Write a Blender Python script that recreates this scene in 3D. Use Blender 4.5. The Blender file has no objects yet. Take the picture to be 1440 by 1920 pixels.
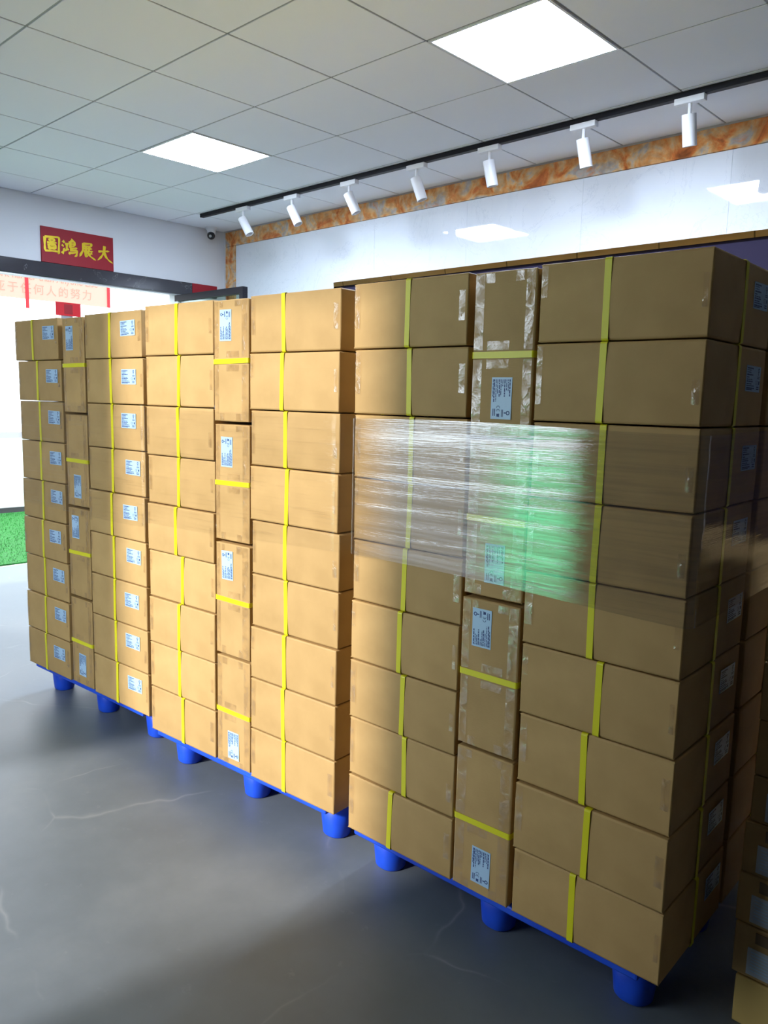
import bpy, bmesh, math, random
from mathutils import Matrix, Vector
random.seed(7)
scene = bpy.context.scene
COL = scene.collection

# ------------------------------------------------------------------ camera
F_PX = 1477.6
cam_d = bpy.data.cameras.new('camera')
cam = bpy.data.objects.new('camera', cam_d); COL.objects.link(cam)
cam_d.sensor_fit = 'VERTICAL'; cam_d.sensor_height = 24.0
cam_d.lens = F_PX / 1920.0 * 24.0
cam_d.clip_start = 0.05; cam_d.clip_end = 300
YAW, PITCH, ROLL = math.radians(43.325), math.radians(8.061), math.radians(1.381)
fw = Vector((-math.sin(YAW) * math.cos(PITCH), math.cos(YAW) * math.cos(PITCH), -math.sin(PITCH)))
rt0 = Vector((math.cos(YAW), math.sin(YAW), 0)); up0 = rt0.cross(fw)
rt = rt0 * math.cos(ROLL) + up0 * math.sin(ROLL)
up = rt.cross(fw)
cam.matrix_world = Matrix(((rt.x, up.x, -fw.x, 2.998), (rt.y, up.y, -fw.y, -1.535), (rt.z, up.z, -fw.z, 1.50), (0, 0, 0, 1)))
scene.camera = cam

# ------------------------------------------------------------------ world, sun, exposure
world = bpy.data.worlds.new('world'); scene.world = world; world.use_nodes = True
bg = world.node_tree.nodes['Background']
bg.inputs[0].default_value = (0.80, 0.91, 1.0, 1); bg.inputs[1].default_value = 3.8
sun_d = bpy.data.lights.new('sun', 'SUN'); sun_d.energy = 4.1; sun_d.angle = math.radians(5); sun_d.color = (1.0, 0.95, 0.93)
sun = bpy.data.objects.new('sun', sun_d); COL.objects.link(sun)
EL = math.radians(26); AZ = Vector((0.190, 0.982, 0)).normalized()
sdir = Vector((AZ.x * math.cos(EL), AZ.y * math.cos(EL), -math.sin(EL)))
sun.rotation_euler = sdir.to_track_quat('-Z', 'Y').to_euler()
sun.location = (-2, -8, 4)
vs = scene.view_settings
scene.display_settings.display_device = 'sRGB'
vs.view_transform = 'Standard'; vs.look = 'None'; vs.gamma = 1.0; vs.use_curve_mapping = False
vs.exposure = 0.3
LED_STRENGTH = 88.0

CEIL = 3.03
WALL_L, WALL_B, WALL_F, WALL_R = -3.45, 3.0, -2.0, 4.4

# ------------------------------------------------------------------ materials
MATS = {}
def mat(name, color, rough=0.5, metal=0.0, spec=0.5, fn=None, coat=0.0):
    m = bpy.data.materials.new(name); m.use_nodes = True
    nt = m.node_tree; b = nt.nodes['Principled BSDF']
    b.inputs['Base Color'].default_value = (*color, 1); b.inputs['Roughness'].default_value = rough
    b.inputs['Metallic'].default_value = metal; b.inputs['Specular IOR Level'].default_value = spec
    b.inputs['Coat Weight'].default_value = coat
    if fn: fn(nt, b)
    MATS[name] = m
    return m
def nd(nt, t, **kw):
    n = nt.nodes.new(t)
    for k, v in kw.items():
        if k in n.inputs: n.inputs[k].default_value = v
        else: setattr(n, k, v)
    return n
def ramp(nt, fac, stops):
    r = nt.nodes.new('ShaderNodeValToRGB'); el = r.color_ramp.elements
    while len(el) < len(stops): el.new(0.5)
    for e, (p, c) in zip(el, stops): e.position = p; e.color = (*c, 1)
    nt.links.new(fac, r.inputs[0]); return r
def coords(nt, which='Object', scale=(1, 1, 1), loc=(0, 0, 0)):
    tc = nt.nodes.new('ShaderNodeTexCoord'); mp = nt.nodes.new('ShaderNodeMapping')
    mp.inputs['Scale'].default_value = scale; mp.inputs['Location'].default_value = loc
    nt.links.new(tc.outputs[which], mp.inputs[0]); return mp.outputs[0]
def bump(nt, b, h, strength, dist=0.01):
    bp = nd(nt, 'ShaderNodeBump', Strength=strength, Distance=dist)
    nt.links.new(h, bp.inputs['Height']); nt.links.new(bp.outputs[0], b.inputs['Normal'])

def f_card(nt, b):
    L = nt.links; co = coords(nt, 'Object')
    n1 = nd(nt, 'ShaderNodeTexNoise', Scale=9.0, Detail=4.0); L.new(co, n1.inputs[0])
    co2 = coords(nt, 'Object', (300, 300, 60)); n2 = nd(nt, 'ShaderNodeTexNoise', Scale=1.0, Detail=2.0); L.new(co2, n2.inputs[0])
    r = ramp(nt, n1.outputs[0], [(0.3, (0.48, 0.305, 0.118)), (0.7, (0.56, 0.362, 0.146))])
    oi = nt.nodes.new('ShaderNodeObjectInfo')
    hsv = nd(nt, 'ShaderNodeHueSaturation'); L.new(r.outputs[0], hsv.inputs['Color'])
    mr = nd(nt, 'ShaderNodeMapRange'); mr.inputs['To Min'].default_value = 0.92; mr.inputs['To Max'].default_value = 1.06
    L.new(oi.outputs['Random'], mr.inputs[0]); L.new(mr.outputs[0], hsv.inputs['Value'])
    L.new(hsv.outputs[0], b.inputs['Base Color'])
    bump(nt, b, n2.outputs[0], 0.12, 0.002)
mat('cardboard', (0.5, 0.34, 0.17), 0.62, spec=0.3, fn=f_card)
mat('cardboard_yellow', (0.62, 0.43, 0.14), 0.65, spec=0.3)
mat('strap_yellow', (0.80, 0.74, 0.015), 0.35)
mat('label_paper', (0.46, 0.66, 0.88), 0.35)
mat('label_ink', (0.03, 0.07, 0.24), 0.5)
mat('label_white', (0.5, 0.55, 0.62), 0.45)
mat('ink_brown', (0.19, 0.12, 0.06), 0.6)

def f_pallet(nt, b):
    co = coords(nt); n = nd(nt, 'ShaderNodeTexNoise', Scale=6.0, Detail=5.0); nt.links.new(co, n.inputs[0])
    r = ramp(nt, n.outputs[0], [(0.35, (0.008, 0.06, 0.62)), (0.7, (0.015, 0.10, 0.78))]); nt.links.new(r.outputs[0], b.inputs['Base Color'])
mat('pallet_blue', (0.01, 0.08, 0.7), 0.42, fn=f_pallet)

def f_floor(nt, b):
    L = nt.links; co = coords(nt)
    n1 = nd(nt, 'ShaderNodeTexNoise', Scale=1.3, Detail=8.0, Roughness=0.62); L.new(co, n1.inputs[0])
    r = ramp(nt, n1.outputs[0], [(0.3, (0.105, 0.125, 0.142)), (0.55, (0.150, 0.174, 0.195)), (0.78, (0.21, 0.232, 0.25))])
    # hairline cracks and trowel scratches
    n3 = nd(nt, 'ShaderNodeTexNoise', Scale=2.2, Detail=3.0); L.new(co, n3.inputs[0])
    mx = nd(nt, 'ShaderNodeMixRGB'); mx.inputs[0].default_value = 0.16; L.new(co, mx.inputs[1]); L.new(n3.outputs['Color'], mx.inputs[2])
    v = nd(nt, 'ShaderNodeTexVoronoi', feature='DISTANCE_TO_EDGE', Scale=1.15); L.new(mx.outputs[0], v.inputs['Vector'])
    cr = ramp(nt, v.outputs['Distance'], [(0.0, (1, 1, 1)), (0.0025, (0.4, 0.4, 0.4)), (0.006, (0, 0, 0))])
    n4 = nd(nt, 'ShaderNodeTexNoise', Scale=3.1, Detail=2.0); L.new(co, n4.inputs[0])
    br = ramp(nt, n4.outputs[0], [(0.48, (0, 0, 0)), (0.62, (0.30, 0.30, 0.30))])
    mm = nd(nt, 'ShaderNodeMath', operation='MULTIPLY'); L.new(cr.outputs[0], mm.inputs[0]); L.new(br.outputs[0], mm.inputs[1])
    n5 = nd(nt, 'ShaderNodeTexNoise', Scale=14.0, Detail=9.0, Roughness=0.7); L.new(co, n5.inputs[0])
    sp = ramp(nt, n5.outputs[0], [(0.62, (0, 0, 0)), (0.75, (0.18, 0.18, 0.18))])
    ad = nd(nt, 'ShaderNodeMath', operation='ADD'); L.new(mm.outputs[0], ad.inputs[0]); L.new(sp.outputs[0], ad.inputs[1])
    m2 = nd(nt, 'ShaderNodeMixRGB'); m2.inputs[2].default_value = (0.42, 0.43, 0.43, 1)
    L.new(ad.outputs[0], m2.inputs[0]); L.new(r.outputs[0], m2.inputs[1]); L.new(m2.outputs[0], b.inputs['Base Color'])
    rr = ramp(nt, n1.outputs[0], [(0.3, (0.34,) * 3), (0.75, (0.52,) * 3)]); L.new(rr.outputs[0], b.inputs['Roughness'])
    bump(nt, b, n5.outputs[0], 0.06, 0.004)
mat('floor_concrete', (0.12, 0.13, 0.14), 0.4, fn=f_floor)

def f_plaster(nt, b):
    co = coords(nt); n = nd(nt, 'ShaderNodeTexNoise', Scale=40.0, Detail=5.0); nt.links.new(co, n.inputs[0]); bump(nt, b, n.outputs[0], 0.08, 0.003)
mat('plaster_white', (0.74, 0.75, 0.78), 0.8, fn=f_plaster)
mat('ceiling_white', (0.88, 0.89, 0.94), 0.75, fn=f_plaster)
mat('wall_dark', (0.035, 0.035, 0.035), 0.8, fn=f_plaster)
mat('ceiling_backing', (0.12, 0.12, 0.13), 0.8)
mat('grid_bar', (0.30, 0.31, 0.33), 0.45)

def f_marble(nt, b):
    L = nt.links; co = coords(nt)
    n = nd(nt, 'ShaderNodeTexNoise', Scale=1.6, Detail=9.0, Roughness=0.65, Distortion=1.6); L.new(co, n.inputs[0])
    r = ramp(nt, n.outputs[0], [(0.40, (0.80, 0.83, 0.88)), (0.495, (0.80, 0.83, 0.88)), (0.5, (0.68, 0.72, 0.78)), (0.505, (0.80, 0.83, 0.88)), (0.8, (0.74, 0.78, 0.84))])
    L.new(r.outputs[0], b.inputs['Base Color'])
mat('marble_white', (0.8, 0.83, 0.88), 0.03, spec=0.9, fn=f_marble)

def f_orange(nt, b):
    L = nt.links; co = coords(nt, 'Object', (1, 1, 1))
    n = nd(nt, 'ShaderNodeTexNoise', Scale=6.0, Detail=7.0, Roughness=0.6, Distortion=0.9); L.new(co, n.inputs[0])
    r = ramp(nt, n.outputs[0], [(0.30, (0.28, 0.08, 0.015)), (0.40, (0.68, 0.19, 0.035)), (0.48, (0.76, 0.36, 0.11)), (0.55, (0.74, 0.48, 0.24)), (0.62, (0.46, 0.44, 0.41)), (0.75, (0.72, 0.26, 0.06))])
    n2 = nd(nt, 'ShaderNodeTexNoise', Scale=26.0, Detail=6.0); L.new(co, n2.inputs[0])
    r2 = ramp(nt, n2.outputs[0], [(0.35, (0.62, 0.55, 0.50)), (0.62, (1, 1, 1))])
    mx = nd(nt, 'ShaderNodeMixRGB', blend_type='MULTIPLY'); mx.inputs[0].default_value = 0.7
    L.new(r.outputs[0], mx.inputs[1]); L.new(r2.outputs[0], mx.inputs[2]); L.new(mx.outputs[0], b.inputs['Base Color'])
mat('marble_orange', (0.6, 0.25, 0.07), 0.10, fn=f_orange)

def f_black(nt, b):
    L = nt.links; co = coords(nt)
    n = nd(nt, 'ShaderNodeTexNoise', Scale=3.0, Detail=8.0, Distortion=2.0); L.new(co, n.inputs[0])
    r = ramp(nt, n.outputs[0], [(0.60, (0.040, 0.038, 0.046)), (0.606, (0.17, 0.17, 0.18)), (0.612, (0.045, 0.043, 0.05))])
    L.new(r.outputs[0], b.inputs['Base Color'])
mat('marble_black', (0.03, 0.03, 0.04), 0.12, fn=f_black)
mat('black_metal', (0.010, 0.009, 0.013), 0.5, spec=0.25)
mat('grey_metal', (0.45, 0.46, 0.47), 0.35, metal=0.6)
mat('white_metal', (0.82, 0.82, 0.84), 0.35)
mat('white_dull', (0.7, 0.7, 0.72), 0.5)
mat('gold_frame', (0.55, 0.33, 0.09), 0.03, metal=1.0)
mat('violet_board', (0.030, 0.024, 0.050), 0.75, spec=0.1)
mat('sign_red', (0.30, 0.002, 0.012), 0.6)
mat('paper_red', (0.62, 0.004, 0.012), 0.6)
mat('paper_red_dark', (0.33, 0.004, 0.01), 0.6)
mat('sign_gold', (0.85, 0.60, 0.03), 0.25, metal=0.4)
mat('banner_text', (0.80, 0.22, 0.16), 0.7)
mat('lens_black', (0.01, 0.01, 0.012), 0.12)
mat('outdoor_paving', (0.55, 0.54, 0.52), 0.7)
mat('asphalt', (0.13, 0.13, 0.135), 0.8)
mat('partition_white', (0.78, 0.82, 0.78), 0.5)
mat('partition_base', (0.03, 0.03, 0.03), 0.5)
def f_turf(nt, b):
    co = coords(nt, 'Object', (60, 60, 60)); n = nd(nt, 'ShaderNodeTexNoise', Scale=1.0, Detail=4.0); nt.links.new(co, n.inputs[0])
    r = ramp(nt, n.outputs[0], [(0.3, (0.005, 0.09, 0.008)), (0.7, (0.014, 0.24, 0.022))]); nt.links.new(r.outputs[0], b.inputs['Base Color'])
    bump(nt, b, n.outputs[0], 0.8, 0.02)
mat('turf_green', (0.02, 0.35, 0.03), 0.8, fn=f_turf)
mat('added_lawn_green', (0.05, 0.60, 0.24), 0.9)

def emis(name, color, strength):
    m = bpy.data.materials.new(name); m.use_nodes = True; nt = m.node_tree; nt.nodes.clear()
    e = nd(nt, 'ShaderNodeEmission', Strength=strength); e.inputs[0].default_value = (*color, 1)
    o = nt.nodes.new('ShaderNodeOutputMaterial'); nt.links.new(e.outputs[0], o.inputs[0]); MATS[name] = m
emis('led_diffuser', (0.68, 0.80, 1.0), LED_STRENGTH)

def clear_mat(name, kind, base=.05):
    m = bpy.data.materials.new(name); m.use_nodes = True; nt = m.node_tree; nt.nodes.clear(); L = nt.links
    out = nt.nodes.new('ShaderNodeOutputMaterial')
    tr = nt.nodes.new('ShaderNodeBsdfTransparent'); gl = nt.nodes.new('ShaderNodeBsdfGlossy')
    mix = nt.nodes.new('ShaderNodeMixShader'); L.new(tr.outputs[0], mix.inputs[1]); L.new(gl.outputs[0], mix.inputs[2])
    bp = nt.nodes.new('ShaderNodeBump')
    if kind == 'film':
        co = coords(nt, 'UV', (3.0, 95.0, 1)); n = nd(nt, 'ShaderNodeTexNoise', Scale=1.0, Detail=5.0, Roughness=0.6, Distortion=0.25); L.new(co, n.inputs[0])
        co2 = coords(nt, 'UV', (14.0, 300.0, 1)); n2 = nd(nt, 'ShaderNodeTexNoise', Scale=1.0, Detail=3.0); L.new(co2, n2.inputs[0])
        ad = nd(nt, 'ShaderNodeMath', operation='ADD'); L.new(n.outputs[0], ad.inputs[0]); L.new(n2.outputs[0], ad.inputs[1])
        L.new(ad.outputs[0], bp.inputs['Height']); bp.inputs['Strength'].default_value = 0.13; bp.inputs['Distance'].default_value = 0.0025
        r = ramp(nt, n.outputs[0], [(0.40, (base,) * 3), (0.58, (base * 1.6,) * 3), (0.70, (base + .14,) * 3)]); L.new(r.outputs[0], mix.inputs[0])
        gl.inputs['Roughness'].default_value = 0.018; tr.inputs[0].default_value = (0.98, 0.98, 0.98, 1)
    elif kind == 'tape':
        co = coords(nt, 'Object', (30, 30, 30)); n = nd(nt, 'ShaderNodeTexNoise', Scale=1.0, Detail=4.0, Distortion=0.5); L.new(co, n.inputs[0])
        L.new(n.outputs[0], bp.inputs['Height']); bp.inputs['Strength'].default_value = 0.6; bp.inputs['Distance'].default_value = 0.01
        r = ramp(nt, n.outputs[0], [(0.42, (0.015,) * 3), (0.72, (0.14,) * 3)]); L.new(r.outputs[0], mix.inputs[0])
        gl.inputs['Roughness'].default_value = 0.18; tr.inputs[0].default_value = (0.99, 0.98, 0.97, 1)
    elif kind == 'glass':
        mix.inputs[0].default_value = 0.12; gl.inputs['Roughness'].default_value = 0.02; tr.inputs[0].default_value = (0.80, 0.90, 0.83, 1)
        L.remove(bp.outputs[0].links[0]) if bp.outputs[0].links else None
    if kind != 'glass': L.new(bp.outputs[0], gl.inputs['Normal'])
    L.new(mix.outputs[0], out.inputs[0]); MATS[name] = m
clear_mat('stretch_film', 'film', .035); clear_mat('stretch_film_layered', 'film', .17); clear_mat('clear_tape', 'tape'); clear_mat('green_glass', 'glass')

def trans_mat(name, color, fac):
    m = bpy.data.materials.new(name); m.use_nodes = True; nt = m.node_tree; nt.nodes.clear(); L = nt.links
    out = nt.nodes.new('ShaderNodeOutputMaterial'); d = nt.nodes.new('ShaderNodeBsdfDiffuse'); t = nt.nodes.new('ShaderNodeBsdfTranslucent')
    mix = nt.nodes.new('ShaderNodeMixShader'); mix.inputs[0].default_value = fac
    for s in (d, t): s.inputs[0].default_value = (*color, 1)
    L.new(d.outputs[0], mix.inputs[1]); L.new(t.outputs[0], mix.inputs[2]); L.new(mix.outputs[0], out.inputs[0]); MATS[name] = m
trans_mat('banner_cloth', (0.88, 0.50, 0.42), 0.6)

# ------------------------------------------------------------------ mesh helpers
class MB:
    def __init__(s): s.v = []; s.f = []
    def box(s, x0, x1, y0, y1, z0, z1):
        b = len(s.v)
        s.v += [(x, y, z) for z in (z0, z1) for y in (y0, y1) for x in (x0, x1)]
        s.f += [tuple(b + i for i in q) for q in ((0, 2, 3, 1), (4, 5, 7, 6), (0, 1, 5, 4), (2, 6, 7, 3), (0, 4, 6, 2), (1, 3, 7, 5))]
        return s
    def quad(s, *p):
        b = len(s.v); s.v += [tuple(q) for q in p]; s.f.append(tuple(range(b, b + len(p)))); return s
    def cyl(s, p0, p1, r0, r1=None, n=24, caps=True):
        r1 = r0 if r1 is None else r1
        p0 = Vector(p0); p1 = Vector(p1); ax = (p1 - p0).normalized()
        a = ax.orthogonal().normalized(); c = ax.cross(a); b = len(s.v)
        for p, r in ((p0, r0), (p1, r1)):
            for i in range(n):
                t = 2 * math.pi * i / n; s.v.append(tuple(p + (a * math.cos(t) + c * math.sin(t)) * r))
        for i in range(n): j = (i + 1) % n; s.f.append((b + i, b + j, b + n + j, b + n + i))
        if caps: s.f.append(tuple(range(b + n - 1, b - 1, -1))); s.f.append(tuple(range(b + n, b + 2 * n)))
        return s
    def sphere(s, c, r, nu=20, nv=12):
        b = len(s.v)
        for j in range(nv + 1):
            ph = math.pi * j / nv
            for i in range(nu):
                th = 2 * math.pi * i / nu; s.v.append((c[0] + r * math.sin(ph) * math.cos(th), c[1] + r * math.sin(ph) * math.sin(th), c[2] + r * math.cos(ph)))
        for j in range(nv):
            for i in range(nu):
                k = (i + 1) % nu; s.f.append((b + j * nu + i, b + (j + 1) * nu + i, b + (j + 1) * nu + k, b + j * nu + k))
        return s
    def mesh(s, name, m, bevel=0.0, seg=2, smooth=False):
        me = bpy.data.meshes.new(name); me.from_pydata(s.v, [], s.f)
        bm = bmesh.new(); bm.from_mesh(me)
        bmesh.ops.recalc_face_normals(bm, faces=bm.faces)
        if bevel: bmesh.ops.bevel(bm, geom=list(bm.edges), offset=bevel, segments=seg, profile=0.5, affect='EDGES', clamp_overlap=True)
        for f in bm.faces: f.smooth = smooth
        bm.to_mesh(me); bm.free()
        me.materials.append(MATS[m]); return me
def link(name, me, parent=None, loc=(0, 0, 0), rot=(0, 0, 0), scale=None):
    o = bpy.data.objects.new(name, me); COL.objects.link(o)
    o.parent = parent; o.location = loc; o.rotation_euler = rot
    if scale: o.scale = scale
    return o
def tag(o, label=None, cat=None, group=None, kind=None):
    for k, v in (('label', label), ('category', cat), ('group', group), ('kind', kind)):
        if v: o[k] = v
    return o
def empty(name, loc=(0, 0, 0), rz=0.0):
    o = bpy.data.objects.new(name, None); COL.objects.link(o); o.location = loc; o.rotation_euler = (0, 0, rz); o.empty_display_size = 0.1
    return o
def ink_text(body, size, material, bold=0.0, spacing=1.0):
    c = bpy.data.curves.new('lettering', 'FONT'); c.body = body; c.size = size; c.align_x = 'CENTER'; c.align_y = 'CENTER'
    c.offset = bold; c.space_character = spacing; c.extrude = 0.0004; c.resolution_u = 3
    o = bpy.data.objects.new('lettering', c); COL.objects.link(o)
    me = bpy.data.meshes.new_from_object(o.evaluated_get(bpy.context.evaluated_depsgraph_get()))
    bpy.data.objects.remove(o); bpy.data.curves.remove(c)
    me.materials.clear(); me.materials.append(MATS[material]); return me

# ------------------------------------------------------------------ room shell
def struct(name, me, parent=None, label=None):
    o = link(name, me, parent)
    if parent is None: o['kind'] = 'structure'
    if label: o['label'] = label
    return o
floor = struct('floor', MB().box(WALL_L - 0.5, WALL_R + 0.12, WALL_F - 0.15, WALL_B + 0.12, -0.12, 0).mesh('floor', 'floor_concrete'), None, 'dark grey polished concrete floor with hairline cracks')
# left wall with wide doorway (y -0.6..2.5, z 0..2.41)
DY0, DY1, DZ = -0.6, 2.5, 2.41
m = MB(); X0, X1 = WALL_L - 0.14, WALL_L
m.box(X0, X1, WALL_F - 0.12, DY0, 0, CEIL + 0.12); m.box(X0, X1, DY0, DY1, DZ, CEIL + 0.12); m.box(X0, X1, DY1, WALL_B + 0.12, 0, CEIL + 0.12)
struct('wall_left', m.mesh('wall_left', 'plaster_white'), None, 'off-white plaster wall above the wide daylight doorway')
# front wall (behind the camera's left) with the daylight opening
OX0, OX1, OZ = -0.48, 1.02, 2.95
m = MB(); m.box(WALL_L, OX0, WALL_F - 0.12, WALL_F, 0, CEIL + 0.12); m.box(OX0, OX1, WALL_F - 0.12, WALL_F, OZ, CEIL + 0.12); m.box(OX1, WALL_R + 0.12, WALL_F - 0.12, WALL_F, 0, CEIL + 0.12)
struct('wall_front', m.mesh('wall_front', 'wall_dark'), None, 'dark grey wall with a tall open doorway')
struct('wall_right', MB().box(WALL_R, WALL_R + 0.12, WALL_F, WALL_B, 0, CEIL + 0.12).mesh('wall_right', 'wall_dark'), None, 'plain dark grey wall')
wb = struct('wall_back', MB().box(WALL_L - 0.14, WALL_R + 0.12, WALL_B + 0.012, WALL_B + 0.12, 0, CEIL + 0.12).mesh('wall_back', 'white_dull'), None, 'wall clad in glossy white marble slabs')
x = WALL_L + 0.20; slab_w = 0.90
while x < WALL_R:
    x1 = min(x + slab_w, WALL_R)
    for (z0, z1) in ((0.0, 1.444), (1.446, 2.888)):
        link('marble_slab', MB().box(x + 0.0006, x1 - 0.0006, WALL_B, WALL_B + 0.012, z0, z1).mesh('marble_slab', 'marble_white'), wb)
    x = x1
tr1 = struct('trim_1', MB().box(WALL_L + 0.05, WALL_R, WALL_B - 0.012, WALL_B + 0.011, 2.89, CEIL - 0.012).mesh('trim', 'marble_orange', 0.003), None, 'orange marble border along the top of the back wall')
tr2 = struct('trim_2', MB().box(WALL_L + 0.05, WALL_L + 0.195, WALL_B - 0.012, WALL_B + 0.011, 0.0, 2.888).mesh('trim', 'marble_orange', 0.003), None, 'orange marble upright border in the room corner')

# suspended ceiling: every tile a slab on a T grid
ce = struct('ceiling', MB().box(WALL_L, WALL_R, WALL_F, WALL_B, CEIL + 0.015, CEIL + 0.12).mesh('ceiling', 'ceiling_backing'), None, 'suspended ceiling of square white tiles')
PANELS = [(-3, 2), (1, 2)]
tile_cache = {}
for i in range(-6, 8):
    for j in range(-4, 5):
        if (i, j) in PANELS: continue
        a0, a1 = max(i * 0.6, WALL_L + 0.002), min((i + 1) * 0.6, WALL_R - 0.002); b0, b1 = max(j * 0.6, WALL_F + 0.002), min((j + 1) * 0.6, WALL_B - 0.002)
        if a1 - a0 < 0.03 or b1 - b0 < 0.03: continue
        w, d = a1 - a0 - 0.010, b1 - b0 - 0.010; key = (round(w, 3), round(d, 3))
        if key not in tile_cache: tile_cache[key] = MB().box(-w / 2, w / 2, -d / 2, d / 2, 0, 0.012).mesh('ceiling_tile', 'ceiling_white', 0.0015, 1)
        link('ceiling_tile', tile_cache[key], ce, ((a0 + a1) / 2, (b0 + b1) / 2, CEIL + random.uniform(0, 0.001)))
for i in range(-5, 8):
    link('ceiling_grid_bar', MB().box(i * .6 - 0.005, i * .6 + 0.005, WALL_F, WALL_B, CEIL + 0.004, CEIL + 0.016).mesh('ceiling_grid_bar', 'grid_bar'), ce)
for j in range(-3, 5):
    link('ceiling_grid_bar', MB().box(WALL_L, WALL_R, j * .6 - 0.005, j * .6 + 0.005, CEIL + 0.004, CEIL + 0.016).mesh('ceiling_grid_bar', 'grid_bar'), ce)
for k, (i, j) in enumerate(PANELS):
    x0, y0 = i * .6 + 0.006, j * .6 + 0.006; x1, y1 = x0 + .588, y0 + .588
    e = empty('ceiling_panel_light', (i * .6 + .3, j * .6 + .3, CEIL))
    tag(e, ['square white LED panel in the ceiling nearer the red sign', 'square white LED panel in the ceiling above the film-wrapped pallet away from the doorway'][k], 'ceiling light', 'LED ceiling panels')
    fr = MB(); c = .294; t = .012
    fr.box(-c, c, -c, -c + t, -.003, .012).box(-c, c, c - t, c, -.003, .012).box(-c, -c + t, -c + t, c - t, -.003, .012).box(c - t, c, -c + t, c - t, -.003, .012)
    link('frame', fr.mesh('frame', 'white_metal'), e)
    link('diffuser', MB().box(-c + t, c - t, -c + t, c - t, 0.0, 0.008).mesh('diffuser', 'led_diffuser'), e)

# dark marble lintel over the doorway, with sliding track
lt = struct('trim_3', MB().box(WALL_L - 0.16, WALL_L + 0.03, DY0 - 0.1, 2.905, DZ, 2.522).mesh('lintel', 'marble_black', 0.003), None, 'black marble lintel over the wide doorway')
link('door_track', MB().box(WALL_L - 0.06, WALL_L + 0.015, DY0, DY1, DZ - 0.012, DZ - 0.0005).mesh('door_track', 'grey_metal'), lt)

# ------------------------------------------------------------------ outdoors
struct('ground', MB().box(-30, 30, -40, 30, -0.30, -0.13).mesh('ground', 'asphalt'), None, 'grey asphalt yard outside')
struct('ground_step', MB().box(-12, WALL_L - 0.5, -6, 8, -0.13, -0.002).mesh('ground_step', 'outdoor_paving'), None, 'pale paved landing outside the wide doorway')
lawn = MB(); lawn.v = [(x_, y_, z_) for z_ in (-.131, -.05) for x_, y_ in ((-.12, -3.2), (.60, -3.2), (-5.4, -15), (-7.5, -15))]; lawn.f = [(0, 1, 2, 3), (4, 5, 6, 7), (0, 1, 5, 4), (1, 2, 6, 5), (2, 3, 7, 6), (3, 0, 4, 7)]  # unseen lawn strip, added and outlined so the stretch film reflects green
struct('ground_added_lawn', lawn.mesh('ground_added_lawn', 'added_lawn_green'), None, 'green lawn strip added outside the front opening for its reflection in the film')
tm = link('artificial_turf_mat', MB().box(-7.0, -3.99, -0.5, 3.4, -0.002, 0.012).mesh('turf', 'turf_green', 0.004))
tag(tm, 'bright green artificial turf mat outside the wide doorway', 'turf mat')
bl = MB()
for k in range(9000):
    px, py = random.uniform(-6.95, -4.0), random.uniform(0.5, 3.0); a = random.uniform(0, 6.28); h = random.uniform(.012, .026); lx, ly = random.uniform(-.01, .01), random.uniform(-.01, .01)
    bl.quad((px - .0025 * math.cos(a), py - .0025 * math.sin(a), .012), (px + .0025 * math.cos(a), py + .0025 * math.sin(a), .012), (px + lx, py + ly, .012 + h))
g = link('turf_blades', bl.mesh('turf_blades', 'turf_green'), tm); g['kind'] = 'stuff'
pw = empty('white_partition', (-7.15, 2.0, 0)); tag(pw, 'low white partition panel standing beyond the green turf', 'partition')
link('panel', MB().box(-.05, .05, -4, 5, .06, 0.92).mesh('panel', 'partition_white', .004), pw)
link('base', MB().box(-.04, .07, -4, 5, -0.002, .06).mesh('base', 'partition_base'), pw)

# banner on a cross pole between two posts beyond the partition
bn = empty('hanging_banner', (-7.6, 2.2, -0.13)); tag(bn, 'translucent pink banner with red Chinese slogan seen through the doorway', 'banner')
def onwall(x, y_ref, z_ref, x_ref=-7.07):   # same sight line, other depth
    s = (x - 2.998) / (x_ref - 2.998); return -1.535 + (y_ref + 1.535) * s, 1.5 + (z_ref - 1.5) * s
y_r, z_b = onwall(-7.6, 3.726, 2.63); _, z_t = onwall(-7.6, 3.7, 3.18)
y_l = y_r - 3.6
link('cloth', MB().box(-.002, .002, y_l - 2.2, y_r - 2.2, z_b + .13, z_t + .13).mesh('cloth', 'banner_cloth'), bn)
for yy in (-1.9, 6.2): link('post', MB().cyl((0, yy - 2.2, 0), (0, yy - 2.2, z_t + .25), .04).mesh('post', 'grey_metal', smooth=False), bn)
link('cross_pole', MB().cyl((0, -1.9 - 2.2, z_t + .15), (0, 6.2 - 2.2, z_t + .15), .03).mesh('cross_pole', 'grey_metal'), bn)
tx = link('slogan', ink_text('不亚于任何人的努力', 0.145, 'banner_text', 0.0, 1.27), bn, (.006, y_r - 2.2 - 0.11 - 0.87, z_b + .13 + .125), (math.pi / 2, 0, math.pi / 2))
tx2 = link('slogan', ink_text('Work harder than Anyone Else', 0.115, 'banner_text', 0.001), bn, (.006, y_r - 2.2 - 0.12 - .78, z_b + .13 + .285), (math.pi / 2, 0, math.pi / 2))
for yy in (2.654, 3.722):
    ya, za = onwall(-7.585, yy, 2.52 if yy < 3 else 2.63); _, zc = onwall(-7.585, yy, 3.15)
    link('ribbon', MB().box(.010, .014, ya - 2.2 - .022, ya - 2.2 + .022, za + .13, zc + .13).mesh('ribbon', 'paper_red'), bn)
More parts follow.
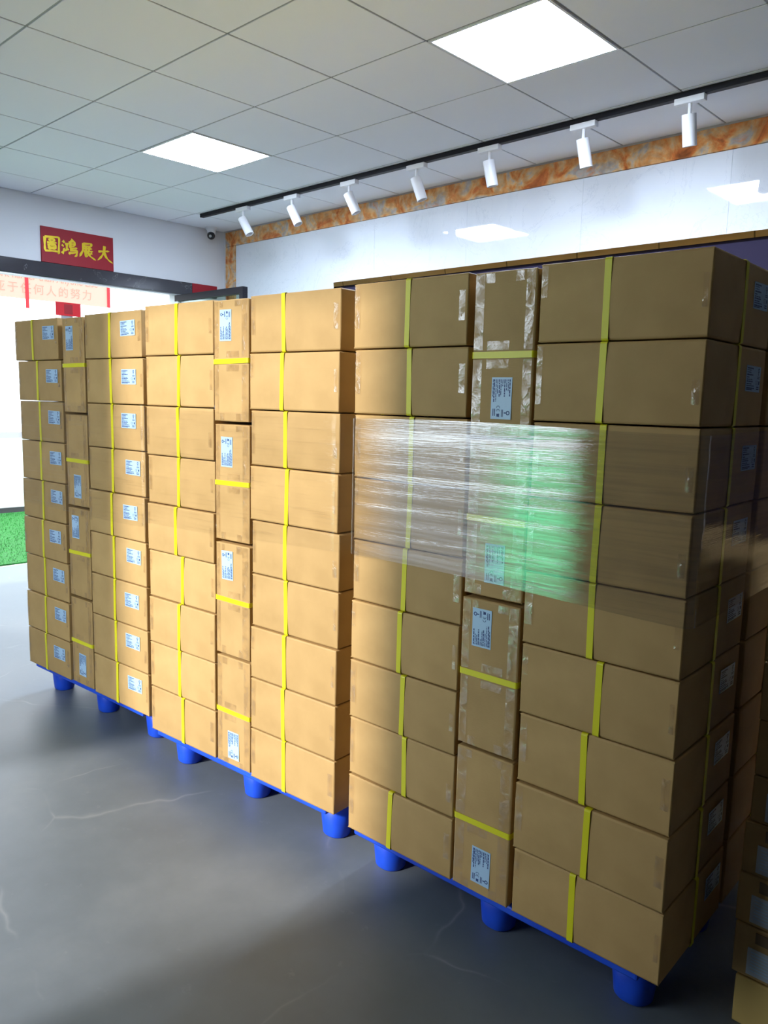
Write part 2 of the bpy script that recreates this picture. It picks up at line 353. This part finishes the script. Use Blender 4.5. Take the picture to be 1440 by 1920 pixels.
# slim grey door post with a red paper square near the top
ps = empty('door_post', (WALL_L - 0.06, 1.478, 0)); tag(ps, 'slim grey post with red paper plaque in the wide doorway', 'post')
link('shaft', MB().box(-.03, .03, -.05, .05, -0.001, 2.13).mesh('shaft', 'grey_metal', .004), ps)
pq = link('plaque', MB().box(.031, .036, -.095, .115, 2.125, 2.232).mesh('plaque', 'paper_red', .001), ps)
link('emblem', MB().box(.0362, .0375, -.025, .045, 2.14, 2.217).mesh('emblem', 'paper_red_dark'), pq)

# open glass door leaf with black frame
dl = empty('glass_door_leaf', (WALL_L + .035, 2.47, 0)); tag(dl, 'open glass door leaf with black frame in the room corner', 'door')
W = 1.02; H0, H1 = .012, 2.392
link('frame_rail', MB().box(0, W, -.025, .025, H1 - .055, H1).mesh('frame_rail', 'black_metal', .002), dl)
link('frame_rail', MB().box(0, W, -.025, .025, H0, H0 + .10).mesh('frame_rail', 'black_metal', .002), dl)
link('frame_stile', MB().box(0, .05, -.025, .025, H0 + .10, H1 - .055).mesh('frame_stile', 'partition_white', .002), dl)
link('frame_stile', MB().box(W - .05, W, -.025, .025, H0 + .10, H1 - .055).mesh('frame_stile', 'black_metal', .002), dl)
link('pane', MB().box(.05, W - .05, -.005, .005, H0 + .10, H1 - .055).mesh('pane', 'green_glass'), dl)
link('pull_handle', MB().cyl((W - .025, -.06, .85), (W - .025, -.06, 1.25), .012).box(W - .03, W - .02, -.06, -.026, .88, .90).box(W - .03, W - .02, -.06, -.026, 1.20, 1.22).mesh('pull_handle', 'grey_metal'), dl)

# ------------------------------------------------------------------ red sign with brush characters
STROKES = {
 '大': [[(.08, .60), (.45, .66), (.88, .72)], [(.52, 1.0), (.47, .6), (.28, .28), (.0, .02)], [(.48, .58), (.62, .30), (.80, .12), (1.1, -.04)]],
 '展': [[(.24, .92), (.55, .95), (.80, .99), (.74, .76)], [(.26, .77), (.74, .80)], [(.24, .94), (.20, .5), (-.05, .05)], [(.28, .60), (.84, .66)], [(.42, .73), (.41, .46)], [(.64, .75), (.60, .47)], [(.24, .43), (.9, .50)],
        [(.38, .43), (.37, .08), (.54, .22)], [(.82, .38), (.56, .26)], [(.50, .43), (.68, .16), (1.08, -.04)]],
 '鴻': [[(.04, .86), (.15, .74)], [(-.03, .60), (.09, .50)], [(-.02, .06), (.06, .18), (.15, .42)], [(.18, .68), (.44, .73)], [(.31, .71), (.29, .34)], [(.14, .27), (.45, .38)], [(.70, 1.03), (.60, .88)],
        [(.52, .88), (.51, .44)], [(.52, .87), (.84, .91), (.80, .60)], [(.53, .73), (.79, .75)], [(.53, .60), (.79, .62)], [(.50, .45), (1.0, .52)], [(.50, .32), (.98, .38), (.94, .06), (.78, -.04)],
        [(.50, .20), (.43, .06)], [(.60, .22), (.60, .10)], [(.71, .24), (.73, .13)], [(.82, .27), (.85, .17)]],
 '圖': [[(.06, .90), (.04, .45), (.06, .02)], [(.06, .90), (.55, .95), (1.0, .99), (.96, .4), (.93, -.03), (.82, .07)], [(.06, .05), (.92, .10)], [(.35, .81), (.36, .67)], [(.35, .81), (.68, .84), (.65, .68)], [(.36, .67), (.65, .69)],
        [(.20, .57), (.84, .62)], [(.51, .67), (.50, .50)], [(.30, .48), (.30, .17)], [(.30, .48), (.75, .51), (.72, .19)], [(.30, .19), (.72, .22)], [(.42, .40), (.61, .42), (.60, .28), (.43, .28), (.42, .40)]]}
def brush(ch, size, wid):
    mb = MB()
    for si, st in enumerate(STROKES[ch]):
        pts = []
        for k in range(len(st) - 1):
            for q in range(6): t = q / 6; pts.append(Vector((st[k][0] + (st[k + 1][0] - st[k][0]) * t, st[k][1] + (st[k + 1][1] - st[k][1]) * t)))
        pts.append(Vector(st[-1]))
        for _ in range(2): pts = [pts[0]] + [(pts[k - 1] + pts[k] * 2 + pts[k + 1]) / 4 for k in range(1, len(pts) - 1)] + [pts[-1]]
        n = len(pts); rows = []
        for k, p in enumerate(pts):
            d = (pts[min(k + 1, n - 1)] - pts[max(k - 1, 0)]); d = d.normalized() if d.length else Vector((1, 0)); nn = Vector((-d.y, d.x)); t = k / (n - 1)
            w = wid * (0.55 + 0.5 * abs(math.cos(t * math.pi * 0.9)) if t < .85 else (1 - t) / .15 * .9 * 0.8 + .1) * (1.15 if abs(d.y) > abs(d.x) else .8)
            rows.append((p + nn * w, p - nn * w))
        for k in range(n - 1):
            (a, b), (c, d) = rows[k], rows[k + 1]
            for z in (0.0015 - .0001 * si,): mb.quad(*[(q.x * size, z, q.y * size) for q in (a, b, d, c)])
    return mb
SY0, SY1, SZ0, SZ1 = 1.266, 1.876, 2.526, 2.800
sg = empty('red_sign', (WALL_L, (SY0 + SY1) / 2, (SZ0 + SZ1) / 2), math.pi / 2); tag(sg, 'dark red plaque with four gold brush characters above the lintel', 'sign')
hw, hh = (SY1 - SY0) / 2, (SZ1 - SZ0) / 2
link('board', MB().box(-hw, hw, -.014, -.001, -hh, hh).mesh('board', 'sign_red', .002), sg)
for k, ch in enumerate('圖鴻展大'):
    s = .125
    # rotated +90 about z: local +x runs along world +y, local -y faces the room (+x)
    me = brush(ch, s, .082).mesh('gold_character', 'sign_gold')
    link('gold_character', me, sg, (-hw + .022 + k * .148, -.0165, -.055 - .004 * k))
rp = link('red_paper', MB().box(WALL_L + .031, WALL_L + .035, 2.635, 2.903, 2.425, 2.521).mesh('red_paper', 'sign_red')); tag(rp, 'plain dark red paper wrapped on the end of the black lintel', 'paper')

# security camera
sc_ = empty('security_camera', (WALL_L + .10, 2.80, CEIL)); tag(sc_, 'small white security camera with black eye in ceiling corner', 'camera')
link('mount', MB().cyl((0, 0, 0), (0, 0, -.02), .05, .05).cyl((0, 0, -.02), (0, 0, -.06), .042, .034).mesh('mount', 'white_metal', smooth=False), sc_)
ey = link('eye', MB().sphere((.012, -.012, -.075), .036).mesh('eye', 'lens_black', smooth=True), sc_)
link('lens', MB().cyl((.034, -.034, -.085), (.042, -.042, -.088), .012, .012, 16).mesh('lens', 'grey_metal'), ey)

# ------------------------------------------------------------------ track with spotlights
TY = 2.44
tk = link('light_track', MB().box(-2.965, 3.4, TY - .018, TY + .018, CEIL - .030, CEIL - .0005).mesh('light_track', 'black_metal', .002)); tag(tk, 'long black ceiling track rail carrying white spotlights', 'track')
proto = {'adapter': MB().box(-.075, .075, -.020, .020, -.030, 0).mesh('adapter', 'white_metal', .003),
         'stem': MB().cyl((0, 0, -.030), (0, 0, -.095), .009, .009, 12).mesh('stem', 'white_metal', smooth=False)}
def can_mesh():
    mb = MB(); mb.cyl((0, 0, .02), (0, 0, -.125), .034, .034, 28, caps=False); n = 28
    mb.cyl((0, 0, .02), (0, 0, .0199), .034, .001, 28, caps=False)
    mb.cyl((0, 0, -.125), (0, 0, -.1251), .034, .029, 28, caps=False); mb.cyl((0, 0, -.125), (0, 0, -.09), .029, .024, 28, caps=False); mb.cyl((0, 0, -.09), (0, 0, -.0899), .024, .001, 28, caps=False)
    return mb.mesh('can', 'white_metal')
canm = can_mesh()
for p in canm.polygons: p.use_smooth = abs(p.normal.z) < .5
ringm = MB().cyl((0, 0, -.10), (0, 0, -.098), .0225, .0225, 20).mesh('lens', 'white_dull')
SPX = [1.242, .663, .041, -.531, -1.152, -1.77, -2.376]
TILT = [0, 5, 8, 18, 24, 28, 30]
ORD = ['first', 'second', 'third', 'fourth', 'fifth', 'sixth', 'seventh', 'eighth', 'ninth']
for k, (sx, tl) in enumerate(zip(SPX, TILT)):
    e = empty('track_spotlight', (sx, TY - .005, CEIL - .030)); n = len(SPX) - k
    tag(e, f'white cylinder spotlight, {ORD[n-1]} on the black track counting from the security camera', 'spotlight', 'spotlights on the black ceiling track')
    link('adapter', proto['adapter'], e); link('stem', proto['stem'], e)
    tx_ = math.radians(12 + random.uniform(-3, 3))
    c = link('can', canm, e, (0, 0, -.100), (tx_, -math.radians(tl * .9), 0))
    link('lens', ringm, c)

# ------------------------------------------------------------------ gold framed violet board on the back wall
bd = empty('framed_board', (0.8, WALL_B, 0)); tag(bd, 'dark violet wall board with a mirror-gold frame behind the cartons', 'board')
BX0, BX1, BZ0, BZ1 = -1.90 - .8, 3.6 - .8, 0.35, 2.445
def bevel_side(p_out0, p_out1, p_in0, p_in1):
    mb = MB(); y_w, y_o, y_i = -.0005, -.012, -.045
    o0, o1, i0, i1 = [(Vector((p[0], 0, p[1]))) for p in (p_out0, p_out1, p_in0, p_in1)]
    A = [Vector((o0.x, y_w, o0.z)), Vector((o1.x, y_w, o1.z)), Vector((o1.x, y_o, o1.z)), Vector((o0.x, y_o, o0.z)), Vector((i0.x, y_i, i0.z)), Vector((i1.x, y_i, i1.z)), Vector((i1.x, y_w, i1.z)), Vector((i0.x, y_w, i0.z))]
    mb.v = [tuple(a) for a in A]; mb.f = [(0, 1, 2, 3), (3, 2, 5, 4), (4, 5, 6, 7), (0, 3, 4, 7), (1, 6, 5, 2), (0, 7, 6, 1)]
    return mb.mesh('frame_side', 'gold_frame')
t = .042
co_ = [(BX0, BZ0), (BX1, BZ0), (BX1, BZ1), (BX0, BZ1)]; ci = [(BX0 + t, BZ0 + t), (BX1 - t, BZ0 + t), (BX1 - t, BZ1 - t), (BX0 + t, BZ1 - t)]
for k in range(4): link('frame_side', bevel_side(co_[k], co_[(k + 1) % 4], ci[k], ci[(k + 1) % 4]), bd)
link('panel', MB().box(BX0 + t, BX1 - t, -.02, -.0005, BZ0 + t, BZ1 - t).mesh('panel', 'violet_board'), bd)

# ------------------------------------------------------------------ pallets and cartons
BOXH, ZB = 0.1818, 0.158
ROWP = (1.830 - ZB) / 9
def carton_mesh(w, d, h, seed, bulge=.0025):
    rnd = random.Random(seed); bm = bmesh.new(); bmesh.ops.create_cube(bm, size=1.0)
    for v in bm.verts: v.co = Vector((v.co.x * w, v.co.y * d, v.co.z * h))
    bmesh.ops.bevel(bm, geom=list(bm.edges), offset=.0055, segments=2, profile=.5, affect='EDGES')
    bmesh.ops.subdivide_edges(bm, edges=[e for e in bm.edges if e.calc_length() > .1], cuts=3, use_grid_fill=True)
    ph = rnd.uniform(0, 6)
    for v in bm.verts:
        fx, fy, fz = v.co.x / (w / 2), v.co.y / (d / 2), v.co.z / (h / 2)
        bx = bulge * (1 - fz * fz) * (1 - .6 * fy * fy); by = bulge * (1 - fz * fz) * (1 - .6 * fx * fx)
        if abs(fy) > .99: v.co.y += math.copysign(by * (1 + .5 * math.sin(ph + 3 * fx)), fy) - math.copysign(bulge, fy)
        if abs(fx) > .99: v.co.x += math.copysign(bx * (1 + .5 * math.sin(ph + 3 * fy)), fx) - math.copysign(bulge, fx)
        if fz > .99: v.co.z -= .0018 * (1 - fx * fx) * (1 - fy * fy)
    for f in bm.faces: f.smooth = f.calc_area() < .0015 and min(e.calc_length() for e in f.edges) < .006
    me = bpy.data.meshes.new('cardboard_box'); bm.to_mesh(me); bm.free(); me.materials.append(MATS['cardboard']); return me
def strap_mesh(a, h, axis, wd=.0165, th=.0009):
    # closed band round the box: cross-section a (depth) x h, band centred on 0 along the other axis
    prof = []; r = .005; ha, hz = a / 2 + .0004, h / 2 + .0004
    for cx, cz, a0 in ((ha - r, hz - r, 0), (-ha + r, hz - r, 90), (-ha + r, -hz + r, 180), (ha - r, -hz + r, 270)):
        for q in range(4): t = math.radians(a0 + 30 * q); prof.append((cx, cz, math.cos(t), math.sin(t)))
    mb = MB(); n = len(prof)
    for (cx, cz, c, s) in prof:
        for rr, e in ((r, -1), (r, 1), (r + th, 1), (r + th, -1)):
            u, z = cx + c * rr, cz + s * rr
            mb.v.append((e * wd / 2, u, z) if axis == 'x' else (u, e * wd / 2, z))
    for k in range(n):
        j = (k + 1) % n
        for q in range(4): p = (q + 1) % 4; mb.f.append((4 * k + q, 4 * k + p, 4 * j + p, 4 * j + q))
    return mb.mesh('strap', 'strap_yellow')
def label_meshes():
    paper = MB().box(-.052, .052, -.0006, 0, -.030, .030).mesh('shipping_label', 'label_paper')
    mb = MB(); rnd = random.Random(3); y = -.0009
    def bar(x0, x1, z, h): mb.quad((x0, y, z - h), (x1, y, z - h), (x1, y, z + h), (x0, y, z + h))
    for k, z in enumerate((.024, .0195, .0145, .009, .003, -.002, -.0065, -.012, -.0165, -.022, -.0255)):
        x = -.047; end = (-.005, -.018, -.020, -.004, -.030, -.006, -.004, -.010, .008, .010, -.004)[k]
        hgt = .0011 if k % 3 else .0016
        while x < end: l = rnd.uniform(.004, .012); bar(x, min(x + l, end), z, hgt); x += l + .0016
    # round emblem, top right, with a small stem
    n = 14
    for k in range(n):
        a0, a1 = 2 * math.pi * k / n, 2 * math.pi * (k + 1) / n
        mb.quad(*[(.036 + r * math.cos(a), y, .021 + r * math.sin(a)) for r, a in ((.0055, a0), (.0055, a1), (.003, a1), (.003, a0))])
    bar(.0345, .0375, .0125, .003)
    for zz in (.006, .0025): bar(.028, .046, zz, .0009)
    for zz in (-.018, -.023): bar(.026, .044, zz, .0012)
    # CE mark as two open arcs, then a crossed-out bin
    for cx, mid in ((.0235, False), (.0315, True)):
        for k in range(10):
            a0, a1 = math.radians(75 + 21 * k), math.radians(75 + 21 * (k + 1))
            mb.quad(*[(cx + r * math.cos(a), y, -.008 + r * math.sin(a)) for r, a in ((.0052, a0), (.0052, a1), (.0038, a1), (.0038, a0))])
        if mid: bar(cx - .004, cx + .0005, -.008, .0006)
    mb.quad((.039, y, -.012), (.0455, y, -.012), (.0465, y, -.004), (.038, y, -.004))
    mb.quad((.0375, y, -.0135), (.0385, y, -.0135), (.0475, y, -.0025), (.0465, y, -.0025))
    return paper, mb.mesh('label_print', 'label_ink')
LP, LI = label_meshes()
class Pieces:
    def __init__(s): s.out = []
    def box(s, *a): s.out.append(MB().box(*a).mesh('packing_tape', 'clear_tape'))
def tape_upright(w, d, h, seed):
    rnd = random.Random(seed); mb = Pieces(); y0, y1 = -d / 2 - .0009, -d / 2 - .0003
    for sgn in (1, -1):
        e = sgn * (h / 2 - .004); i = sgn * (h / 2 - .004 - rnd.uniform(.022, .032)); z0, z1 = min(e, i), max(e, i)
        mb.box(-w / 2 + .006, -.012, y0, y1, z0, z1); mb.box(.012, w / 2 - .006, y0, y1, z0, z1)
    for sx in (-1, 1):
        a = rnd.uniform(.02, .03)
        for (z0, z1) in ((-h / 2 + .034, -h / 2 + .034 + rnd.uniform(.015, .035)), (h / 2 - .034 - rnd.uniform(.015, .03), h / 2 - .034)):
            xa = sx * (w / 2 - .006); xb = sx * (w / 2 - .006 - a); mb.box(min(xa, xb), max(xa, xb), y0, y1, z0, z1)
        if rnd.random() < .7: xa = sx * .012; xb = sx * .034; mb.box(min(xa, xb), max(xa, xb), y0, y1, -.045, .02)
    return mb.out
def tape_flat(w, d, h, seed):
    rnd = random.Random(seed); mb = Pieces(); y0, y1 = -d / 2 - .0009, -d / 2 - .0003
    zt = h / 2 - .006; mb.box(-w / 2 + .006, -w / 2 + rnd.uniform(.018, .03), y0, y1, zt - rnd.uniform(.06, .14), zt)
    zt = rnd.uniform(.0, .06); mb.box(w / 2 - rnd.uniform(.016, .026), w / 2 - .006, y0, y1, zt - rnd.uniform(.05, .085), zt)
    return mb.out
def kinds(w, d, h):
    return dict(body=[carton_mesh(w, d, h, s) for s in (1, 2, 3)], sx=strap_mesh(d, h, 'x'), sy=strap_mesh(w, h, 'y'), up=[tape_upright(w, d, h, s) for s in (1, 2, 3, 4)], fl=[tape_flat(w, d, h, s) for s in (5, 6, 7, 8)], w=w, d=d, h=h)
K_FLAT = kinds(.404, .408, BOXH); K_WIDE = kinds(.427, .408, BOXH); K_UP = kinds(.4110, .408, .1805)

def carton(K, parent_stack, u, v, z, roty=0.0, rotz=0.0, off=0.0, slant=0.0, tape=None, lab=True, lshift=(0, 0), label='', group='', name='cardboard_box'):
    o0, d0, n0, ang = parent_stack
    p = Vector((o0[0] + d0[0] * u + n0[0] * v, o0[1] + d0[1] * u + n0[1] * v, z))
    b = bpy.data.objects.new(name, random.choice(K['body'])); COL.objects.link(b)
    b.location = p; b.rotation_euler = Matrix.Rotation(ang, 4, 'Z').__matmul__(Matrix.Rotation(rotz, 4, 'Z') @ Matrix.Rotation(roty, 4, 'Y')).to_euler()
    tag(b, label, 'box', group)
    if rotz == 0 and roty == 0: link('strap', K['sx'], b, (off, 0, 0), (0, slant, 0)); link('strap', K['sy'], b)
    elif roty: link('strap', K['sx'], b, (off, 0, 0), (0, slant, 0)); link('strap', K['sy'], b)
    else: link('strap', K['sx'], b); link('strap', K['sy'], b, (0, -off if rotz > 0 else off, 0), (slant, 0, 0))
    if lab:
        l = link('shipping_label', LP, b, (.118 + lshift[0], -K['d'] / 2 - .0004, .024 + lshift[1]), (0, random.uniform(-.02, .02), 0)); link('label_print', LI, l)
    if tape == 'up':
        for me in random.choice(K['up']): link('packing_tape', me, b)
    if tape == 'flat':
        # tape sits on the face turned to the aisle
        for me in random.choice(K['fl']): link('packing_tape', me, b, (0, 0, 0), (0, 0, -rotz))
    return b

def foot_mesh():
    mb = MB()
    # stadium-shaped tapered cup
    n = 28; rings = [(-.045, .066, .128), (-.045, .055, .004), (0, .052, .0)]
    def ring(r, hl, z): return [((hl if math.cos(2 * math.pi * (k + .5) / n) > 0 else -hl) + r * math.cos(2 * math.pi * (k + .5) / n), r * math.sin(2 * math.pi * (k + .5) / n), z) for k in range(n)]
    rr = [ring(.054, .008, .128), ring(.049, .006, .05), ring(.045, .005, .006), ring(.040, .005, 0)]
    for r in rr: mb.v += r
    for q in range(3):
        for k in range(n): j = (k + 1) % n; mb.f.append((q * n + k, q * n + j, (q + 1) * n + j, (q + 1) * n + k))
    mb.f.append(tuple(range(3 * n, 4 * n))); mb.f.append(tuple(range(n - 1, -1, -1)))
    me = mb.mesh('foot', 'pallet_blue')
    for p in me.polygons: p.use_smooth = abs(p.normal.z) < .7
    return me
FOOT = foot_mesh()
def pallet(stack, label, w=.945, d=1.0, u0=0.0, v0=.028):
    o0, d0, n0, ang = stack
    c = (o0[0] + d0[0] * (u0 + w / 2) + n0[0] * (v0 + d / 2), o0[1] + d0[1] * (u0 + w / 2) + n0[1] * (v0 + d / 2), 0)
    e = empty('plastic_pallet', c, ang); tag(e, label, 'pallet', 'blue plastic pallets')
    link('deck', MB().box(-w / 2, w / 2, -d / 2, d / 2, .1285, .1550).mesh('deck', 'pallet_blue', .006), e)
    for fx in (-.412, .008, .420):
        for fy in (-.385, 0, .385): link('foot', FOOT, e, (fx, fy, 0))
    return e

STK = []
for (a, ang) in (((-.903, .028), 3.52), ((.246, .038), 4.07), ((1.333, .093), 1.83)):
    A = math.radians(ang); STK.append((a, (math.cos(A), math.sin(A)), (-math.sin(A), math.cos(A)), A))
PN = ['doorway-end pallet', 'middle pallet', 'pallet away from the doorway']
OFF = {(2, 'R'): [-34, -33, -23, -21, -22, 7, -21, 0, -29], (2, 'L'): [-12, 0, 16, 15, 0, -9, 9, 20, -28],
       (1, 'R'): [-47, -50, -39, -27, -36, -31, -32, -36, -32], (1, 'L'): [-5, 4, 0, -7, -20, 12, -8, -12, 4],
       (0, 'R'): [-15, -19, -15, -23, -28, -23, -24, -23, -20], (0, 'L'): [-42, -15, -4, -12, -6, -15, -13, -11, -20]}
SH = {(2, 'R'): [-12, -10, -8, -8, -8, -6, -3, -2, 0], (2, 'L'): [-14, -7, 7, 5, -1, -2, -2, -2, 0], (1, 'R'): [-16, -9, -8, -5, 2, 1, 0, 0, 0],
      (1, 'L'): [8, 7, 10, 8, 5, 1, 0, -4, -4], (0, 'R'): [0] * 9, (0, 'L'): [-16, -3, 6, 3, -6, -6, 6, 6, 0]}
UPS = {0: [1, -1, 1, -1], 1: [1, 1, 1, -1], 2: [-1, -1, 1, -1]}       # label above (+1) or below (-1) the strap, from the top
for s, st in enumerate(STK):
    pallet(st, ['blue plastic nine-foot pallet under the cartons at the doorway end', 'blue plastic nine-foot pallet under the middle stack of cartons', 'blue plastic nine-foot pallet under the cartons farthest from the doorway'][s], u0=.010 if s == 0 else .004)
    for col, uc in (('L', .2035), ('R', .8265 if s == 0 else .806)):
        K = K_WIDE if (s == 0 and col == 'R') else K_FLAT
        for r in range(9):
            n = 9 - r; z = ZB + (n - 1) * ROWP + ROWP / 2
            cn = 'doorway-side column' if col == 'L' else 'column away from the doorway'
            lb = f'{ORD[n-1]} flat carton up in the {cn}, {PN[s]}'
            sh = SH[(s, col)][r] / 1000; sh = min(sh, 0.0) if col == 'L' else max(sh, -.005)
            carton(K, st, uc + sh, .206 + random.uniform(-.004, .004), z, 0, (0 if s == 0 else math.pi / 2), OFF[(s, col)][r] / 1000 - sh, random.uniform(-.025, .025), 'flat', True, (random.uniform(-.012, .012), random.uniform(-.006, .006)), lb, f'flat strapped cartons on the {PN[s]}')
    for r in range(4):
        n = 4 - r; up_ = UPS[s][r]; z = ZB + .4175 * (n - .5)
        lb = f'{ORD[n-1]} upright carton up in the narrow centre column, {PN[s]}'
        carton(K_UP, st, (.508 if s == 0 else .5025) + random.uniform(-.002, .002), .208 + random.uniform(-.004, .004), z, -math.pi / 2 * up_, 0, 0, random.uniform(-.02, .02), 'up', True, (random.uniform(-.012, .012), -.02 if up_ < 0 else 0), lb, f'upright strapped cartons on the {PN[s]}')
    # second row, behind
    for col, uc in (('L', .2035), ('R', .8265 if s == 0 else .806)):
        for r in range(9):
            carton(K_FLAT, st, uc + random.uniform(-.001, .001), 0.206 + .428 + random.uniform(-.003, .003), ZB + r * ROWP + ROWP / 2, 0, (0 if s == 0 else math.pi / 2), 0, 0, None, s > 0, (0, 0), f'{ORD[r]} flat carton up, rear row, {"doorway side" if col == "L" else "side away from doorway"}, {PN[s]}', f'rear row cartons on the {PN[s]}')
    for r in range(4):
        carton(K_UP, st, .508 if s == 0 else .5025, .206 + .430, ZB + .4175 * (r + .5), -math.pi / 2, 0, 0, 0, None, False, (0, 0), f'{ORD[r]} upright carton up in the hidden rear row, {PN[s]}', f'rear row cartons on the {PN[s]}')

# ------------------------------------------------------------------ stretch film bands
def film(stack, w, z0, z1, z0r, label, seed):
    o0, d0, n0, ang = stack; rnd = random.Random(seed); g = .010; D = .845; r = .025
    path = []
    def seg(p, q, n):
        for k in range(n): t = k / n; path.append((p[0] + (q[0] - p[0]) * t, p[1] + (q[1] - p[1]) * t))
    xa, xb, ya, yb = -g, w + g, -g, D + g
    seg((xa, yb), (xa, ya + r), 12)
    for k in range(4): t = math.pi + math.pi / 2 * k / 4; path.append((xa + r + r * math.cos(t), ya + r + r * math.sin(t)))
    seg((xa + r, ya), (xb - r, ya), 90)
    for k in range(4): t = 1.5 * math.pi + math.pi / 2 * k / 4; path.append((xb - r + r * math.cos(t), ya + r + r * math.sin(t)))
    seg((xb, ya + r), (xb, yb), 60); seg((xb, yb), (xa, yb), 20); path.append((xa, yb))
    NZ = 48; verts = []; faces = []; uvs = []; s = 0
    ph = [(rnd.uniform(0, 6), rnd.uniform(40, 160), rnd.uniform(-3, 3)) for _ in range(7)]
    for i, p in enumerate(path):
        if i: s += math.dist(p, path[i - 1])
        nx, ny = (0, -1) if p[1] <= ya + 1e-6 else ((1, 0) if p[0] >= xb - 1e-6 else ((-1, 0) if p[0] <= xa + 1e-6 else (0, 0)))
        fx = min(max(p[0] / w, 0), 1); zlo = z0 + (z0r - z0) * fx
        for j in range(NZ + 1):
            t = j / NZ; z = zlo + (z1 - zlo) * t + (.004 * math.sin(5 * s + seed) if j in (0, NZ) else 0)
            dsp = sum(math.sin(a + b * z + c * s) for a, b, c in ph) / 7 * (.0010 if seed == 8 else .0018)
            verts.append((p[0] + nx * dsp, p[1] + ny * dsp, z)); uvs.append((s, z))
    for i in range(len(path) - 1):
        for j in range(NZ): a = i * (NZ + 1) + j; faces.append((a, a + NZ + 1, a + NZ + 2, a + 1))
    me = bpy.data.meshes.new('stretch_film'); me.from_pydata(verts, [], faces); uv = me.uv_layers.new(name='UVMap')
    for lp in me.loops: uv.data[lp.index].uv = uvs[lp.vertex_index]
    for p in me.polygons: p.use_smooth = True
    me.materials.append(MATS['stretch_film_layered' if seed == 8 else 'stretch_film'])
    o = link('stretch_film', me, None, (o0[0], o0[1], 0), (0, 0, ang)); tag(o, label, 'film', 'stretch film bands round the carton stacks')
film(STK[0], 1.045, .97, 1.46, .97, 'clear stretch film band round the doorway-end pallet of cartons', 3)
film(STK[1], 1.012, 1.01, 1.45, 1.03, 'clear stretch film band round the middle pallet of cartons', 5)
film(STK[2], 1.012, 1.045, 1.447, 1.03, 'crinkled stretch film band round the pallet of cartons away from the doorway', 8)

# ------------------------------------------------------------------ loose stack of small cartons by the last pallet
RX, RY = 2.42, .357
def small_carton(k, z0, z1, x, y, w, d, rz, yellow=False, row=0):
    h = z1 - z0 - .0015; me = carton_mesh(w, d, h, 40 + k, .0015)
    if yellow: me.materials.clear(); me.materials.append(MATS['cardboard_yellow'])
    o = link('small_carton', me, None, (x + w / 2, y + d / 2, z0 + h / 2 + .0005), (0, 0, rz))
    n = k
    rw = ['loose front stack', 'added second light-blocking stack', 'added third light-blocking stack'][row]
    tag(o, f'plain yellowish carton on the floor at the bottom of the {rw}' if yellow else f'{ORD[k-1]} small brown carton above the yellowish one, {rw}', 'box', 'loose stack of small cartons')
    if not yellow and row == 0:
        l = link('shipping_label', MB().box(-.07, .07, -.0005, 0, -.035, .035).mesh('shipping_label', 'label_white'), o, (-w / 2 + .035 + .07, -d / 2 - .0005, -h / 2 + .045), (0, 0, 0))
        pr = MB()
        for q in range(7): pr.quad((-.062, -.0008, .024 - q * .008), (.062 - .02 * (q % 3), -.0008, .024 - q * .008), (.062 - .02 * (q % 3), -.0008, .0265 - q * .008), (-.062, -.0008, .0265 - q * .008))
        link('label_print', pr.mesh('label_print', 'label_paper'), l)
        ic = MB()
        for q in range(2): ic.box(-w / 2 + .05 + q * .05, -w / 2 + .085 + q * .05, -d / 2 - .0006, -d / 2 + .0006, h / 2 - .038, h / 2 - .010)
        link('handling_mark', ic.mesh('handling_mark', 'ink_brown'), o)
zs = [0.0, .128, .263, .394, .526, .643, .781, .92, 1.06]
for k in range(len(zs) - 1):
    small_carton(k, zs[k], zs[k + 1], RX + (.016 if k == 0 else [0, 0, .0, .0, .012, .012, .012, .010][k] + random.uniform(0, .004)), RY + random.uniform(0, .006), .36, .30, random.uniform(-.01, .01), k == 0)
for row in (1, 2):  # unseen columns added behind the front stack to block light from the back wall
    for k in range(len(zs) - 1):
        small_carton(k, zs[k], zs[k + 1], RX + random.uniform(.012, .020), RY + .325 * row + random.uniform(0, .004), .36, .30, random.uniform(-.008, .008), k == 0, row)
